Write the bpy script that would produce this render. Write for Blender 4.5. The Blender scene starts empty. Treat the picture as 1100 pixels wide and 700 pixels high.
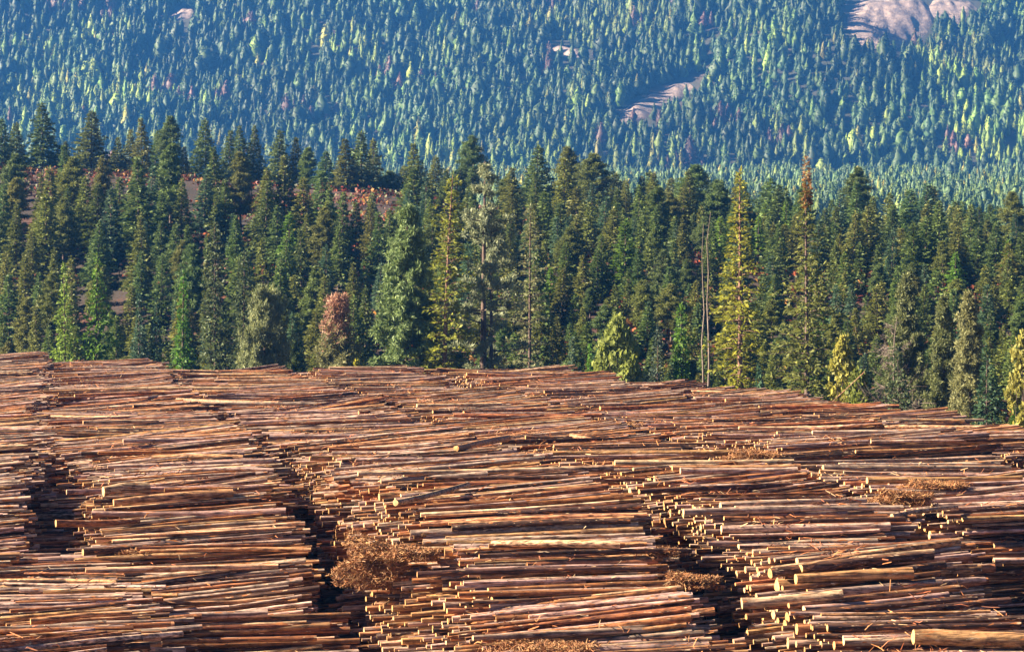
import bpy, math, random
import numpy as np

C = bpy.context.scene.collection
rng = np.random.default_rng(7)
random.seed(7)
R_ = math.radians
FPX = 2600.0          # focal length in pixels of an 1100 px wide frame
CAMZ = 13.0
HORY = 300.0

def to_px(x, y, z):
    return 550 + FPX * x / y, HORY + FPX * (CAMZ - z) / y

# ------------------------------------------------------------------ helpers
def new_mesh(name, V, faces, mats=(), midx=None, smooth=None, attrs=None):
    """V (n,3); faces: list of integer arrays (m,k); midx / smooth: one value per face array; attrs: {name: (n,) or (n,3)}"""
    me = bpy.data.meshes.new(name)
    V = np.asarray(V, dtype=np.float32)
    me.vertices.add(len(V)); me.vertices.foreach_set("co", V.ravel())
    loops = np.concatenate([f.ravel() for f in faces]).astype(np.int32)
    tot = np.concatenate([np.full(len(f), f.shape[1]) for f in faces]).astype(np.int32)
    start = np.concatenate([[0], np.cumsum(tot)[:-1]]).astype(np.int32)
    me.loops.add(len(loops)); me.loops.foreach_set("vertex_index", loops)
    me.polygons.add(len(tot)); me.polygons.foreach_set("loop_start", start); me.polygons.foreach_set("loop_total", tot)
    if midx is not None:
        mi = np.concatenate([np.full(len(f), m) for f, m in zip(faces, midx)]).astype(np.int32)
        me.polygons.foreach_set("material_index", mi)
    sm = np.zeros(len(tot), dtype=bool) if smooth is None else np.concatenate([np.full(len(f), s) for f, s in zip(faces, smooth)])
    me.polygons.foreach_set("use_smooth", sm)
    for m in mats:
        me.materials.append(m)
    for k, a in (attrs or {}).items():
        a = np.asarray(a, dtype=np.float32)
        if a.ndim == 1:
            me.attributes.new(k, 'FLOAT', 'POINT').data.foreach_set("value", a)
        else:
            me.attributes.new(k, 'FLOAT_COLOR', 'POINT').data.foreach_set("color", np.c_[a, np.ones(len(a))].astype(np.float32).ravel())
    me.update(calc_edges=True)
    return me

def link(name, me, parent=None):
    o = bpy.data.objects.new(name, me); C.objects.link(o)
    if parent: o.parent = parent
    return o

def empty(name, loc=(0, 0, 0)):
    o = bpy.data.objects.new(name, None); o.empty_display_size = 0.3
    C.objects.link(o); o.location = loc
    return o

def tag(o, label=None, cat=None, group=None, kind=None):
    if label: o["label"] = label
    if cat: o["category"] = cat
    if group: o["group"] = group
    if kind: o["kind"] = kind
    return o

class NT:
    def __init__(self, name, col=None):
        self.m = bpy.data.materials.new(name); self.m.use_nodes = True
        self.t = self.m.node_tree; self.n = self.t.nodes
        self.out = [x for x in self.n if x.type == 'OUTPUT_MATERIAL'][0]
        self.b = [x for x in self.n if x.type == 'BSDF_PRINCIPLED'][0]
    def node(self, typ, **kw):
        x = self.n.new(typ)
        for k, v in kw.items(): setattr(x, k, v)
        return x
    def lk(self, a, b): self.t.links.new(a, b)
    def pos(self): return self.node('ShaderNodeNewGeometry').outputs['Position']
    def mapping(self, vec, scale=(1, 1, 1), rot=(0, 0, 0)):
        m = self.node('ShaderNodeMapping'); m.inputs['Scale'].default_value = scale; m.inputs['Rotation'].default_value = rot
        self.lk(vec, m.inputs['Vector']); return m.outputs[0]
    def noise(self, vec, scale, detail=4, rough=.55):
        t = self.node('ShaderNodeTexNoise'); t.inputs['Scale'].default_value = scale
        t.inputs['Detail'].default_value = detail; t.inputs['Roughness'].default_value = rough
        self.lk(vec, t.inputs['Vector']); return t.outputs['Fac']
    def ramp(self, fac, stops):
        r = self.node('ShaderNodeValToRGB'); e = r.color_ramp.elements
        while len(e) < len(stops): e.new(.5)
        for el, (p, c) in zip(e, stops):
            el.position = p; el.color = (*c, 1) if len(c) == 3 else c
        self.lk(fac, r.inputs[0]); return r.outputs[0]
    def mix(self, fac, a, b, mode='MIX'):
        x = self.node('ShaderNodeMix', data_type='RGBA', blend_type=mode)
        for s, v in ((x.inputs[0], fac), (x.inputs[6], a), (x.inputs[7], b)):
            if hasattr(v, 'node'): self.lk(v, s)
            elif isinstance(v, (int, float)): s.default_value = v
            else: s.default_value = (*v, 1)
        return x.outputs[2]
    def math(self, op, a, b=None):
        x = self.node('ShaderNodeMath', operation=op)
        for s, v in zip(x.inputs, (a, b)):
            if v is None: continue
            if hasattr(v, 'node'): self.lk(v, s)
            else: s.default_value = v
        return x.outputs[0]
    def bump(self, h, strength, dist):
        b = self.node('ShaderNodeBump'); b.inputs['Strength'].default_value = strength; b.inputs['Distance'].default_value = dist
        self.lk(h, b.inputs['Height']); self.lk(b.outputs[0], self.b.inputs['Normal'])

def vnoise(x, y, seed=0):
    """smooth value noise, vectorised"""
    x = np.asarray(x, float); y = np.asarray(y, float)
    xi = np.floor(x).astype(np.int64); yi = np.floor(y).astype(np.int64)
    fx = x - xi; fy = y - yi
    fx = fx * fx * (3 - 2 * fx); fy = fy * fy * (3 - 2 * fy)
    def h(a, b):
        n = (a * 374761393 + b * 668265263 + seed * 1442695041) & 0x7fffffff
        n = ((n ^ (n >> 13)) * 1274126177) & 0x7fffffff
        n = (n ^ (n >> 16)) & 0xffff
        return n / 65535.0
    return ((h(xi, yi) * (1 - fx) + h(xi + 1, yi) * fx) * (1 - fy) + (h(xi, yi + 1) * (1 - fx) + h(xi + 1, yi + 1) * fx) * fy) * 2 - 1

# ------------------------------------------------------------------ materials
def mat_bark_log():
    q = NT('log_bark'); P = q.pos()
    a = q.node('ShaderNodeAttribute', attribute_name='tint').outputs['Color']
    st = q.mapping(P, (1.2, 1.2, 1.2), (0, 0, R_(-11)))
    streak = q.noise(q.mapping(st, (.8, 16, 16)), 1.0, 4, .6)
    patch = q.noise(q.mapping(st, (1.6, 9, 9)), 1.3, 3, .6)
    c = q.mix(q.ramp(streak, [(.36, (0, 0, 0)), (.62, (1, 1, 1))]), (.16, .12, .13), (1.4, 1.28, 1.22))
    c = q.mix(1.0, a, c, 'MULTIPLY')
    c = q.mix(1.0, c, q.ramp(q.noise(P, 3.2, 4, .7), [(.32, (.42, .38, .38)), (.5, (1, 1, 1)), (.7, (1.3, 1.24, 1.15))]), 'MULTIPLY')
    c = q.mix(q.ramp(patch, [(.60, (0, 0, 0)), (.66, (1, 1, 1))]), c, (.42, .15, .045))
    c = q.mix(q.ramp(q.noise(q.mapping(st, (2.2, 14, 14)), .9, 3, .6), [(.645, (0, 0, 0)), (.68, (1, 1, 1))]), c, (.62, .44, .27))
    q.lk(c, q.b.inputs['Base Color']); q.b.inputs['Roughness'].default_value = .62
    q.b.inputs['Specular IOR Level'].default_value = .35
    q.bump(streak, .6, .02)
    return q.m

def mat_cut():
    q = NT('cut_wood'); P = q.pos()
    a = q.node('ShaderNodeAttribute', attribute_name='tint').outputs['Color']
    c = q.ramp(q.noise(P, 7, 4, .65), [(.3, (.30, .11, .03)), (.55, (.60, .33, .11)), (.75, (.72, .48, .22))])
    c = q.mix(.28, c, a)
    q.lk(c, q.b.inputs['Base Color']); q.b.inputs['Roughness'].default_value = .75
    return q.m

def mat_debris():
    q = NT('bark_strips'); P = q.pos()
    a = q.node('ShaderNodeAttribute', attribute_name='tint').outputs['Color']
    q.lk(q.mix(1.0, a, q.ramp(q.noise(P, 5, 3), [(.3, (.6, .55, .5)), (.7, (1.2, 1.15, 1.1))]), 'MULTIPLY'), q.b.inputs['Base Color'])
    q.b.inputs['Roughness'].default_value = .8
    return q.m

def mat_foliage(name, translucent=.3, use_attr=False):
    q = NT(name); P = q.pos()
    oi = q.node('ShaderNodeObjectInfo').outputs['Color']
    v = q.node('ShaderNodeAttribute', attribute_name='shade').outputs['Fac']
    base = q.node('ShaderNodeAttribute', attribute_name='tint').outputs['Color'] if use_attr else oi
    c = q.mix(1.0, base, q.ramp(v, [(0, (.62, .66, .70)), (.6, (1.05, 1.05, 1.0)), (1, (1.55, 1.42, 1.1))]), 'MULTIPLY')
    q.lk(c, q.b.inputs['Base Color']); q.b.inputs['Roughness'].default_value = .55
    q.b.inputs['Specular IOR Level'].default_value = .25
    t = q.node('ShaderNodeBsdfTranslucent'); q.lk(c, t.inputs['Color'])
    mx = q.node('ShaderNodeMixShader'); mx.inputs[0].default_value = translucent
    q.lk(q.b.outputs[0], mx.inputs[1]); q.lk(t.outputs[0], mx.inputs[2]); q.lk(mx.outputs[0], q.out.inputs['Surface'])
    return q.m

def mat_trunk(name, a, b):
    q = NT(name); tc = q.node('ShaderNodeTexCoord').outputs['Object']
    f = q.noise(q.mapping(tc, (5, 5, 1.2)), 1.5, 5, .65)
    q.lk(q.ramp(f, [(.35, a), (.65, b)]), q.b.inputs['Base Color']); q.b.inputs['Roughness'].default_value = .9
    q.bump(f, .8, .06)
    return q.m

def mat_ground():
    q = NT('yard_earth'); P = q.pos()
    f = q.noise(P, .4, 6, .65)
    q.lk(q.ramp(f, [(.3, (.06, .035, .022)), (.55, (.13, .075, .045)), (.75, (.20, .13, .08))]), q.b.inputs['Base Color'])
    q.b.inputs['Roughness'].default_value = .95
    q.bump(q.noise(P, 3, 5), .6, .1)
    return q.m

def mat_hillside():
    q = NT('hillside_soil'); P = q.pos()
    f = q.noise(P, .09, 6, .65); g = q.noise(P, .7, 5, .7)
    w = q.node('ShaderNodeAttribute', attribute_name='dry').outputs['Fac']
    red = q.ramp(f, [(.35, (.018, .013, .009)), (.52, (.035, .018, .011)), (.66, (.10, .032, .016)), (.8, (.14, .08, .04))])
    tan = q.ramp(g, [(.3, (.30, .17, .10)), (.6, (.52, .34, .21)), (.8, (.6, .44, .3))])
    k = q.math('ADD', w, q.math('MULTIPLY', q.math('SUBTRACT', g, .5), .9))
    q.lk(q.mix(q.ramp(k, [(.42, (0, 0, 0)), (.6, (1, 1, 1))]), red, tan), q.b.inputs['Base Color'])
    q.b.inputs['Roughness'].default_value = .95
    q.bump(g, .7, .3)
    return q.m

def mat_mountain():
    q = NT('mountain_soil'); P = q.pos()
    f = q.noise(P, .02, 6, .65)
    q.lk(q.ramp(f, [(.3, (.025, .03, .018)), (.52, (.04, .038, .022)), (.70, (.10, .06, .045)), (.82, (.2, .12, .09))]), q.b.inputs['Base Color'])
    q.b.inputs['Roughness'].default_value = .95
    return q.m

def mat_rock():
    q = NT('bald_rock'); P = q.pos()
    f = q.noise(P, .10, 7, .7); g = q.noise(q.mapping(P, (1, 1, 3)), .25, 5, .7)
    c = q.ramp(f, [(.3, (.07, .055, .055)), (.44, (.20, .15, .135)), (.58, (.33, .24, .195)), (.75, (.42, .32, .26))])
    c = q.mix(q.ramp(g, [(.56, (0, 0, 0)), (.66, (1, 1, 1))]), c, (.17, .11, .09))
    q.lk(c, q.b.inputs['Base Color']); q.b.inputs['Roughness'].default_value = .9
    q.bump(f, 1.0, 2.5)
    return q.m

M_BARK, M_CUT, M_DEBRIS = mat_bark_log(), mat_cut(), mat_debris()
M_FOL = mat_foliage('conifer_needles', .28); M_LEAF = mat_foliage('soft_leaves', .42); M_FOLA = mat_foliage('young_needles', .26, True)
M_FAR = mat_foliage('far_needles', .12, True)
M_TRUNK = mat_trunk('tree_bark', (.05, .035, .03), (.17, .11, .085))
M_RTRUNK = mat_trunk('red_tree_bark', (.09, .045, .03), (.30, .17, .115))
M_GREY = mat_trunk('dead_wood', (.10, .075, .06), (.26, .20, .165))
M_GROUND, M_HILL, M_MOUNT, M_ROCK = mat_ground(), mat_hillside(), mat_mountain(), mat_rock()

# ------------------------------------------------------------------ terrain
def sstep(a, b, x):
    t = np.clip((x - a) / (b - a), 0, 1); return t * t * (3 - 2 * t)

def side(x, y):
    return np.clip((550 + FPX * x / np.maximum(y, 150)) / 1100, -.7, 1.7)

def crest_z(s):
    ypx = 184 + 84 * s
    return CAMZ + (HORY - ypx) / FPX * crest_y(s)
def foot_y(s): return 236 - 82 * s
def crest_y(s): return 425 - 55 * s

def terrain(x, y):
    x = np.asarray(x, float); y = np.asarray(y, float)
    s = side(x, y); f = foot_y(s); c = crest_y(s); zc = crest_z(s)
    hill = zc * np.clip(.25 * sstep(f, f + 90, y) + .75 * sstep(f + 15, c, y), 0, 1)
    hill = hill + sstep(f, f + 60, y) * (1 - sstep(c - 20, c, y)) * 1.2 * vnoise(x / 22, y / 22, 3)
    hill = hill - (zc - 14) * .85 * sstep(c + 45, c + 260, y)
    val = 18 + 16 * sstep(700, 900, y) + .068 * np.maximum(y - 900, 0)
    z = np.where(y < c, hill, hill * (1 - sstep(c + 60, 820, y)) + val * sstep(c + 60, 820, y))
    m = np.maximum(y - 1590, 0)
    up = .40 * m - .5 * np.maximum(y - 2420, 0)
    amp = sstep(1600, 1850, y)
    z = z - .068 * np.maximum(y - 1590, 0) + up
    z = z + amp * (34 * vnoise(x / 150 + .45 * y / 150, y / 300, 11) + 8 * vnoise(x / 70, y / 110, 12))
    z = z + 2.0 * sstep(850, 1000, y) * (1 - amp) * vnoise(x / 90, y / 130, 5)
    return z

def grid_obj(name, xs, ys, mat, dry=False):
    X, Y = np.meshgrid(xs, ys)
    Z = terrain(X, Y)
    n, m = X.shape
    V = np.c_[X.ravel(), Y.ravel(), Z.ravel()]
    i = np.arange(n * m).reshape(n, m)
    F = np.c_[i[:-1, :-1].ravel(), i[:-1, 1:].ravel(), i[1:, 1:].ravel(), i[1:, :-1].ravel()]
    at = {}
    if dry:
        s = side(X, Y); c = crest_y(s)
        at = {'dry': (sstep(c - 14, c + 2, Y) * .95).ravel()}
    o = link(name, new_mesh(name, V, [F], [mat], [0], [True], at))
    tag(o, kind='structure')
    return o

xs_ = np.concatenate([np.arange(-1400, -240, 40), np.arange(-240, 240, 4), np.arange(240, 1401, 40)]).astype(float)
grid_obj('ground', xs_, np.arange(-180, 141, 10), M_GROUND)
grid_obj('hillside', xs_, np.arange(140, 701, 4), M_HILL, True)
grid_obj('valley_floor', xs_, np.arange(700, 1581, 20), M_MOUNT)
grid_obj('mountain', np.arange(-1400, 1401, 14), np.arange(1580, 2841, 14), M_MOUNT)

# ------------------------------------------------------------------ log yard
YAW = R_(10.9)
PV = np.array([math.cos(YAW), math.sin(YAW), 0.0])      # along the logs
DV = np.array([-math.sin(YAW), math.cos(YAW), 0.0])     # along the rows
def uv_to_xy(u, v): return u * PV[0] + v * DV[0], u * PV[1] + v * DV[1]
def xy_to_uv(x, y): return x * PV[0] + y * PV[1], x * DV[0] + y * DV[1]

ROWS = [  # u left, u right, far end v, knee v, front slope
    dict(n='outer left', a=-8.6, b=-.7, end=206, knee=77, sl=.26),
    dict(n='front left', a=1.7, b=7.3, ls=.5, lim=-.7, end=196, knee=75.5, sl=.26),
    dict(n='front middle', a=10.3, b=16.1, ls=.50, lim=8.0, end=180, knee=68.5, sl=.20),
    dict(n='front right', a=19.1, b=23.9, ls=.60, lim=16.6, end=173, knee=68, sl=.19),
    dict(n='fourth', a=26.7, b=34.4, end=168, knee=68.5, sl=2.6),
    dict(n='rightmost', a=36.6, b=41.7, ls=.3, lim=35.2, end=163, knee=58, sl=.10)]
V0 = 53.0
for k in range(5):   # short loose logs lying low in the alleys between the rows
    ROWS.append(dict(n='alley', a=ROWS[k]['b'] - .2, b=min(ROWS[k + 1]['a'], ROWS[k]['b'] + 2.2), end=min(ROWS[k]['end'], ROWS[k + 1]['end']) - 4, fill=1, near=[4.7, 1.1, 1.4, .8, .8][k], knee=0, sl=0))

def deck_top(k, v):
    r = ROWS[k]; v = np.asarray(v, float)
    if r.get('fill'):
        return r['near'] + (5.35 - r['near']) * sstep(78, 112, v) + .45 * vnoise(v / 3.1, k * 1.7 + 0 * v, 24)
    z = 6.3 - r['sl'] * np.maximum(r['knee'] - v, 0)
    z = z + .36 * vnoise(v / 5.5, k * 7.3 + 0 * v, 21) + .30 * vnoise(v / 1.9, k * 3.1 + 0 * v, 22)
    z = z + .22 * vnoise(v / 17, k * 5.7 + 0 * v, 23)
    if k == 5: z = z - .25 - .35 * sstep(128, 163, v)
    z = z - 1.2 * sstep(r['end'] - 5, r['end'], v)
    return np.clip(z, .3, 6.9)

TINTS = {'grey': (.44, .33, .275), 'reddish brown': (.33, .145, .065), 'dark brown': (.085, .045, .032), 'pale peeled': (.62, .44, .28), 'tan': (.43, .25, .12)}
TN = list(TINTS); TP = [.36, .22, .21, .06, .15]

L = dict(row=[], c=[], ax=[], ln=[], r=[], t=[], bend=[])
def add_log(k, cen, ax, ln, r, t):
    L['row'].append(k); L['c'].append(cen); L['ax'].append(ax); L['ln'].append(ln); L['r'].append(r); L['t'].append(t)

BIN = .02
SURF = {}
for k, r in enumerate(ROWS):
    vs = np.arange(V0, r['end'], BIN); nb = len(vs)
    top = deck_top(k, vs)
    depth = np.where(vs < 86, 4.4, 1.1) if k in (1, 2, 3, 4) else np.where(vs < 80, 3.0, 1.4)
    depth = np.where(vs < 100, .9, .5) if r.get('fill') else depth
    H = np.maximum(top - depth, .05)
    area = float(np.sum(top - H) * BIN)
    ntry = int(area * .80 / (math.pi * .063 ** 2) * 1.5)
    nby = int(200 / 2.6) + 2
    by = rng.normal(0, 4.4, nby * 4); bp = rng.normal(2.5, 2.2, nby * 4); ba = rng.normal(0, .38, nby * 4); bb = rng.normal(0, .30, nby * 4); bu = rng.normal(0, .28, nby * 4); bt = rng.integers(0, 1000, nby * 4)
    vv = rng.uniform(V0 + .2, r['end'] - .2, ntry)
    rr = np.clip(rng.lognormal(math.log(.059), .32, ntry), .03, .17)
    for v, rad in zip(vv, rr):
        if k == 3 and v < 61.5: rad = min(rad * 1.45, .22)
        elif v < 64 and k in (1, 2): rad = min(rad * 1.12, .22)
        i0 = max(int((v - rad - V0) / BIN), 0); i1 = min(int((v + rad - V0) / BIN) + 1, nb)
        prof = np.sqrt(np.maximum(rad * rad - (vs[i0:i1] - v) ** 2, 0))
        z = float(np.max(H[i0:i1] + prof))
        if z + rad > top[min(int((v - V0) / BIN), nb - 1)] + (.26 if rng.random() < .12 else .08): continue
        H[i0:i1] = np.maximum(H[i0:i1], z + prof)
        cell = int((v - V0 + .5 * math.sin(top[i0] - z)) / 2.6) + nby * (int((top[i0] - z) / .9) % 4)
        out = rng.random() < .05
        yaw = R_(by[cell] + rng.normal(0, 1.2) + (rng.normal(0, 5) if out else 0))
        pitch = R_(rng.normal(0, .7) + bp[cell])
        ext = float(sstep(84, 106, v)) * (.4 + (1.1 if 'ls' in r else 0)); exr = float(sstep(84, 106, v)) * .4; low = max(float(top[i0]) - z, 0)
        ea = max(r['a'] + ba[cell] - ext + rng.normal(0, .30) - r.get('ls', .1) * low, r.get('lim', -99) + rng.normal(0, .15)); eb = r['b'] + bb[cell] + exr + rng.normal(0, .28) + .06 * low
        if r.get('fill'):
            mid = (ea + eb) / 2 + rng.normal(0, .5); hl = rng.uniform(1.2, 2.4); ea, eb = mid - hl, mid + hl; yaw *= 1.6; pitch *= .4
        ln = eb - ea; uc = (ea + eb) / 2
        if rng.random() < .16:
            ln *= rng.uniform(.5, .85); uc = r['a'] + ln / 2 + rng.normal(.0, .3) if rng.random() < .5 else r['b'] - ln / 2 + rng.normal(0, .3)
        x, y = uv_to_xy(uc, v)
        d = PV * math.cos(yaw) + DV * math.sin(yaw)
        d = d * math.cos(pitch) + np.array([0, 0, math.sin(pitch)])
        tw = rng.random()
        t = TN[int(rng.choice(5, p=TP))] if tw < .72 else TN[[0, 1, 0, 4, 2, 0][bt[cell] % 6]]
        if top[i0] - z < .3 and rng.random() < .10: continue
        add_log(k, (x, y, z), d, ln, rad, t)
    SURF[k] = (vs, H)
    # loose logs tossed across the top of the row
    for j in range(0 if r.get('fill') else 40 if k else 10):
        v = rng.uniform(V0 + 4, r['end'] - 4); rad = rng.uniform(.05, .10); ln = rng.uniform(3.0, 7.2)
        yaw = R_(rng.normal(0, 6.5)); half = abs(math.sin(yaw)) * ln / 2 + .15
        sel = (vs > v - half) & (vs < v + half)
        z = float(np.percentile(H[sel], 92)) + rad
        uc = (r['a'] + r['b']) / 2 + rng.normal(0, 1.0)
        x, y = uv_to_xy(uc, v); d = PV * math.cos(yaw) + DV * math.sin(yaw)
        add_log(k, (x, y, z), d, ln, rad, TN[int(rng.choice(5, p=[.25, .2, .1, .25, .2]))])

def surf_z(k, v):
    vs, H = SURF[k]; return float(H[min(max(int((v - V0) / BIN), 0), len(H) - 1)])

def ray_deck(px, py):
    """first point of the log decks on the sight line of a photo pixel (rows extended over the gaps)"""
    dx = (px - 550) / FPX; dz = -(py - HORY) / FPX
    for Y in np.arange(55, 210, .1):
        u, v = xy_to_uv(dx * Y, Y); z = CAMZ + dz * Y
        k = int(np.argmin([abs((q['a'] + q['b']) / 2 - u) for q in ROWS[:6]]))
        if V0 < v < ROWS[k]['end'] and z <= surf_z(k, v) + .12:
            return np.array([dx * Y, Y, z]), k
    return None, 0

HEROES = [  # px,py of both ends, radius, tint: odd single logs the photo shows
    (614, 469, 728, 494, .11, 'tan'), (111, 530, 160, 526, .17, 'pale peeled'), (190, 430, 300, 434, .12, 'tan'),
    (122, 541, 250, 531, .12, 'tan'), (981, 687, 1108, 692, .20, 'tan'), (797, 650, 905, 640, .13, 'pale peeled'),
    (855, 624, 980, 618, .15, 'tan'), (425, 541, 503, 521, .08, 'pale peeled'), (860, 612, 1030, 583, .10, 'tan'),
    (490, 483, 545, 472, .12, 'tan'), (958, 555, 1028, 545, .06, 'pale peeled'), (60, 563, 150, 560, .1, 'reddish brown')]
HERO_IDX = []
for (x0, y0, x1, y1, rad, t) in HEROES:
    a, k = ray_deck(x0, y0); b, k2 = ray_deck(x1, y1)
    if a is None or b is None: continue
    b2 = b + (a - b) * 0
    if abs(b[1] - a[1]) > 6:   # keep one end's distance when the other sight line runs on past the pile
        Yb = min(max(b[1], a[1] - 6), a[1] + 6); b2 = np.array([(x1 - 550) / FPX * Yb, Yb, CAMZ - (y1 - HORY) / FPX * Yb])
    ax = b2 - a; ln = float(np.linalg.norm(ax)); cen = (a + b2) / 2 + np.array([0, 0, rad * .4])
    HERO_IDX.append(len(L['r'])); add_log(k, tuple(cen), ax / ln, ln, rad, t)
# thin pole sticking up out of the pile by the yellow tree
a, k = ray_deck(893, 432)
if a is not None:
    b = np.array([(929 - 550) / FPX * (a[1] + .3), a[1] + .3, CAMZ - (399 - HORY) / FPX * (a[1] + .3)])
    a = a - (b - a) * .25; ax = b - a; ln = float(np.linalg.norm(ax)); HERO_IDX.append(len(L['r']))
    POLE = len(L['r']); add_log(k, tuple((a + b) / 2), ax / ln, ln, .022, 'pale peeled')

row = np.array(L['row']); cen = np.array(L['c'], float); axs = np.array(L['ax'], float); ln_ = np.array(L['ln']); rad_ = np.array(L['r'])
NL = len(row)
tint = np.array([TINTS[t] for t in L['t']]) * rng.uniform(.6, 1.3, (NL, 1)) * rng.uniform(.93, 1.07, (NL, 3))
flip = np.where(rng.random(NL) < .5, 1.0, -1.0)
taper = rng.uniform(.06, .16, NL) * flip
bend = np.stack([rng.normal(0, .035, NL), rng.normal(0, .03, NL)], 1)

def log_geo(idx, sides, rings):
    """verts (n, rings*sides + 2*sides, 3) for the logs idx"""
    n = len(idx); c = cen[idx]; a = axs[idx]; l = ln_[idx]; r = rad_[idx]
    side_v = np.cross(np.array([0, 0, 1.0]), a); side_v /= np.linalg.norm(side_v, axis=1, keepdims=True)
    up = np.cross(a, side_v)
    ang = np.arange(sides) / sides * 2 * math.pi
    ts = np.linspace(-1, 1, rings)
    rndp = rng.uniform(0, 6.28, n)
    out = np.zeros((n, rings, sides, 3))
    for j, t in enumerate(ts):
        rr = r * (1 + taper[idx] * t)
        off = side_v * (bend[idx, 0:1] * (1 - t * t)) + up * (bend[idx, 1:2] * (1 - t * t))
        p = c + a * (t * l / 2)[:, None] + off
        for i, w in enumerate(ang):
            wob = 1 + (.07 * np.sin(3 * w + rndp + 2.2 * t) + .04 * np.sin(9 * t + rndp * 3 + w) if sides > 6 else 0)
            out[:, j, i] = p + side_v * (rr * wob * math.cos(w))[:, None] + up * (rr * wob * math.sin(w))[:, None]
    return out

def log_faces(sides, rings):
    q = []
    for j in range(rings - 1):
        for i in range(sides):
            i2 = (i + 1) % sides
            q.append((j * sides + i, j * sides + i2, (j + 1) * sides + i2, (j + 1) * sides + i))
    b = rings * sides
    return np.array(q), np.array([list(range(b + sides - 1, b - 1, -1))]), np.array([list(range(b + sides, b + 2 * sides))])

# which logs show largest: z-buffer of their axes
W_, H_ = 1100, 700
best = np.full(W_ * H_, np.iinfo(np.int64).max, dtype=np.int64)
side_all = np.cross(np.array([0, 0, 1.0]), axs)
for t in np.linspace(-.995, .995, 180):
    p = cen + axs * (t * ln_ / 2)[:, None]
    for e in np.linspace(-.9, .9, 7):
        px, py = to_px(p[:, 0], p[:, 1], p[:, 2] + e * rad_)
        ok = (px >= 0) & (px < W_) & (py >= 0) & (py < H_)
        code = (p[:, 1] * 1000).astype(np.int64) * 1000000 + np.arange(NL)
        lin = (py.astype(int) * W_ + px.astype(int))
        np.minimum.at(best, lin[ok], code[ok])
hit = best[best < np.iinfo(np.int64).max] % 1000000
cnt = np.bincount(hit.astype(int), minlength=NL)
cnt2 = cnt.copy(); cnt2[HERO_IDX] += 100000
cnt2[row > 5] = 0
single = np.argsort(-cnt2)[:292]
single = single[cnt[single] > 0]
rest = np.setdiff1d(np.arange(NL), single)
rest = rest[(cnt[rest] > 0) | (rng.random(len(rest)) < 1.0)]

# the mass of remaining logs
S, RG = 6, 3
G = log_geo(rest, S, RG); n = len(rest)
caps = np.concatenate([G[:, 0], G[:, -1]], axis=1)
V = np.concatenate([G.reshape(n, RG * S, 3), caps], axis=1); nv = V.shape[1]
fq, fc1, fc2 = log_faces(S, RG); base = (np.arange(n) * nv)[:, None, None]
Fq = (fq[None] + base).reshape(-1, 4); Fc = np.concatenate([(fc1[None] + base).reshape(-1, S), (fc2[None] + base).reshape(-1, S)])
me = new_mesh('stacked_logs', V.reshape(-1, 3), [Fq, Fc], [M_BARK, M_CUT], [0, 1], [True, False], {'tint': np.repeat(tint[rest], nv, axis=0)})
tag(link('stacked_logs', me), 'mass of small brown and grey logs stacked in long rows across the yard', 'logs', kind='stuff')

ORD = ['first', 'second', 'third', 'fourth', 'fifth', 'sixth', 'seventh', 'eighth', 'ninth', 'tenth', 'eleventh', 'twelfth', 'thirteenth',
       'fourteenth', 'fifteenth', 'sixteenth', 'seventeenth', 'eighteenth', 'nineteenth', 'twentieth']
def ordinal(i):
    if i < 20: return ORD[i]
    tens = ['twenty', 'thirty', 'forty', 'fifty', 'sixty', 'seventy', 'eighty', 'ninety'][i // 10 - 2]
    r = (i + 1) % 10
    return ordinal_num(i + 1)
def ordinal_num(n):
    t = ['', '', 'twenty', 'thirty', 'forty', 'fifty', 'sixty', 'seventy', 'eighty', 'ninety'][n // 10]
    return (t[:-1] + 'ieth') if n % 10 == 0 else t + '-' + ORD[n % 10 - 1]

# individual logs, labelled by colour, stretch of the row and rank from the top down
hero_label = {}
if HERO_IDX:
    names = ['long tan pole lying askew, dipping to the right across the middle rows', 'thick pale sawn log end poking out on top of the front left stack',
             'thick pale peeled log lying flat on the far left stacks', 'tan log lying just below the thick pale sawn log on the front left stack',
             'very thick tan log at the bottom right corner of the photo', 'pale peeled log sticking out leftwards low on the front right stack',
             'thick tan log resting on the edge where the front right stack steps down', 'thin pale pole lying slantwise over the top of the front middle stack',
             'tan log lying slantwise, its right end raised, on the front right stack', 'short thick tan log lying slantwise behind the front middle stack',
             'thin pale pole bridging the dark gap beside the fourth row', 'reddish log with its end out over the front left stack', 'thin pale pole sticking up at an angle in front of the yellow-leaved tree']
    for i, nm in zip(HERO_IDX, names): hero_label[i] = nm
Sn, Rn = 12, 7
fq, fc1, fc2 = log_faces(Sn, Rn)
cells = {}
for i in single:
    if i in hero_label: continue
    px, py = to_px(*cen[i])
    reg = 'sloping front' if cen[i][1] < 70 else ('nearer top' if cen[i][1] < 95 else 'far end')
    size = 'thick' if rad_[i] > .13 else ('slim' if rad_[i] < .08 else '')
    lnw = 'short' if ln_[i] < 5.2 else ''
    cells.setdefault((row[i], reg, L['t'][i]), []).append((py, i, size, lnw))
log_label = dict(hero_label)
RN = ['outer left row', 'left stack', 'middle stack', 'right stack', 'fourth row', 'rightmost row']
for (k, reg, t), lst in cells.items():
    lst.sort()
    for j, (py, i, size, lnw) in enumerate(lst):
        adj = ' '.join(w for w in (lnw, size, t) if w)
        rank = ('uppermost' if j == 0 else ordinal(j)) + f' {t} one down' if len(lst) > 1 else f'only {t} one'
        if j == 0: rank = f'uppermost {t} one'
        log_label[i] = f"{adj} log, {rank}, {reg} of the {RN[k]}"
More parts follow.
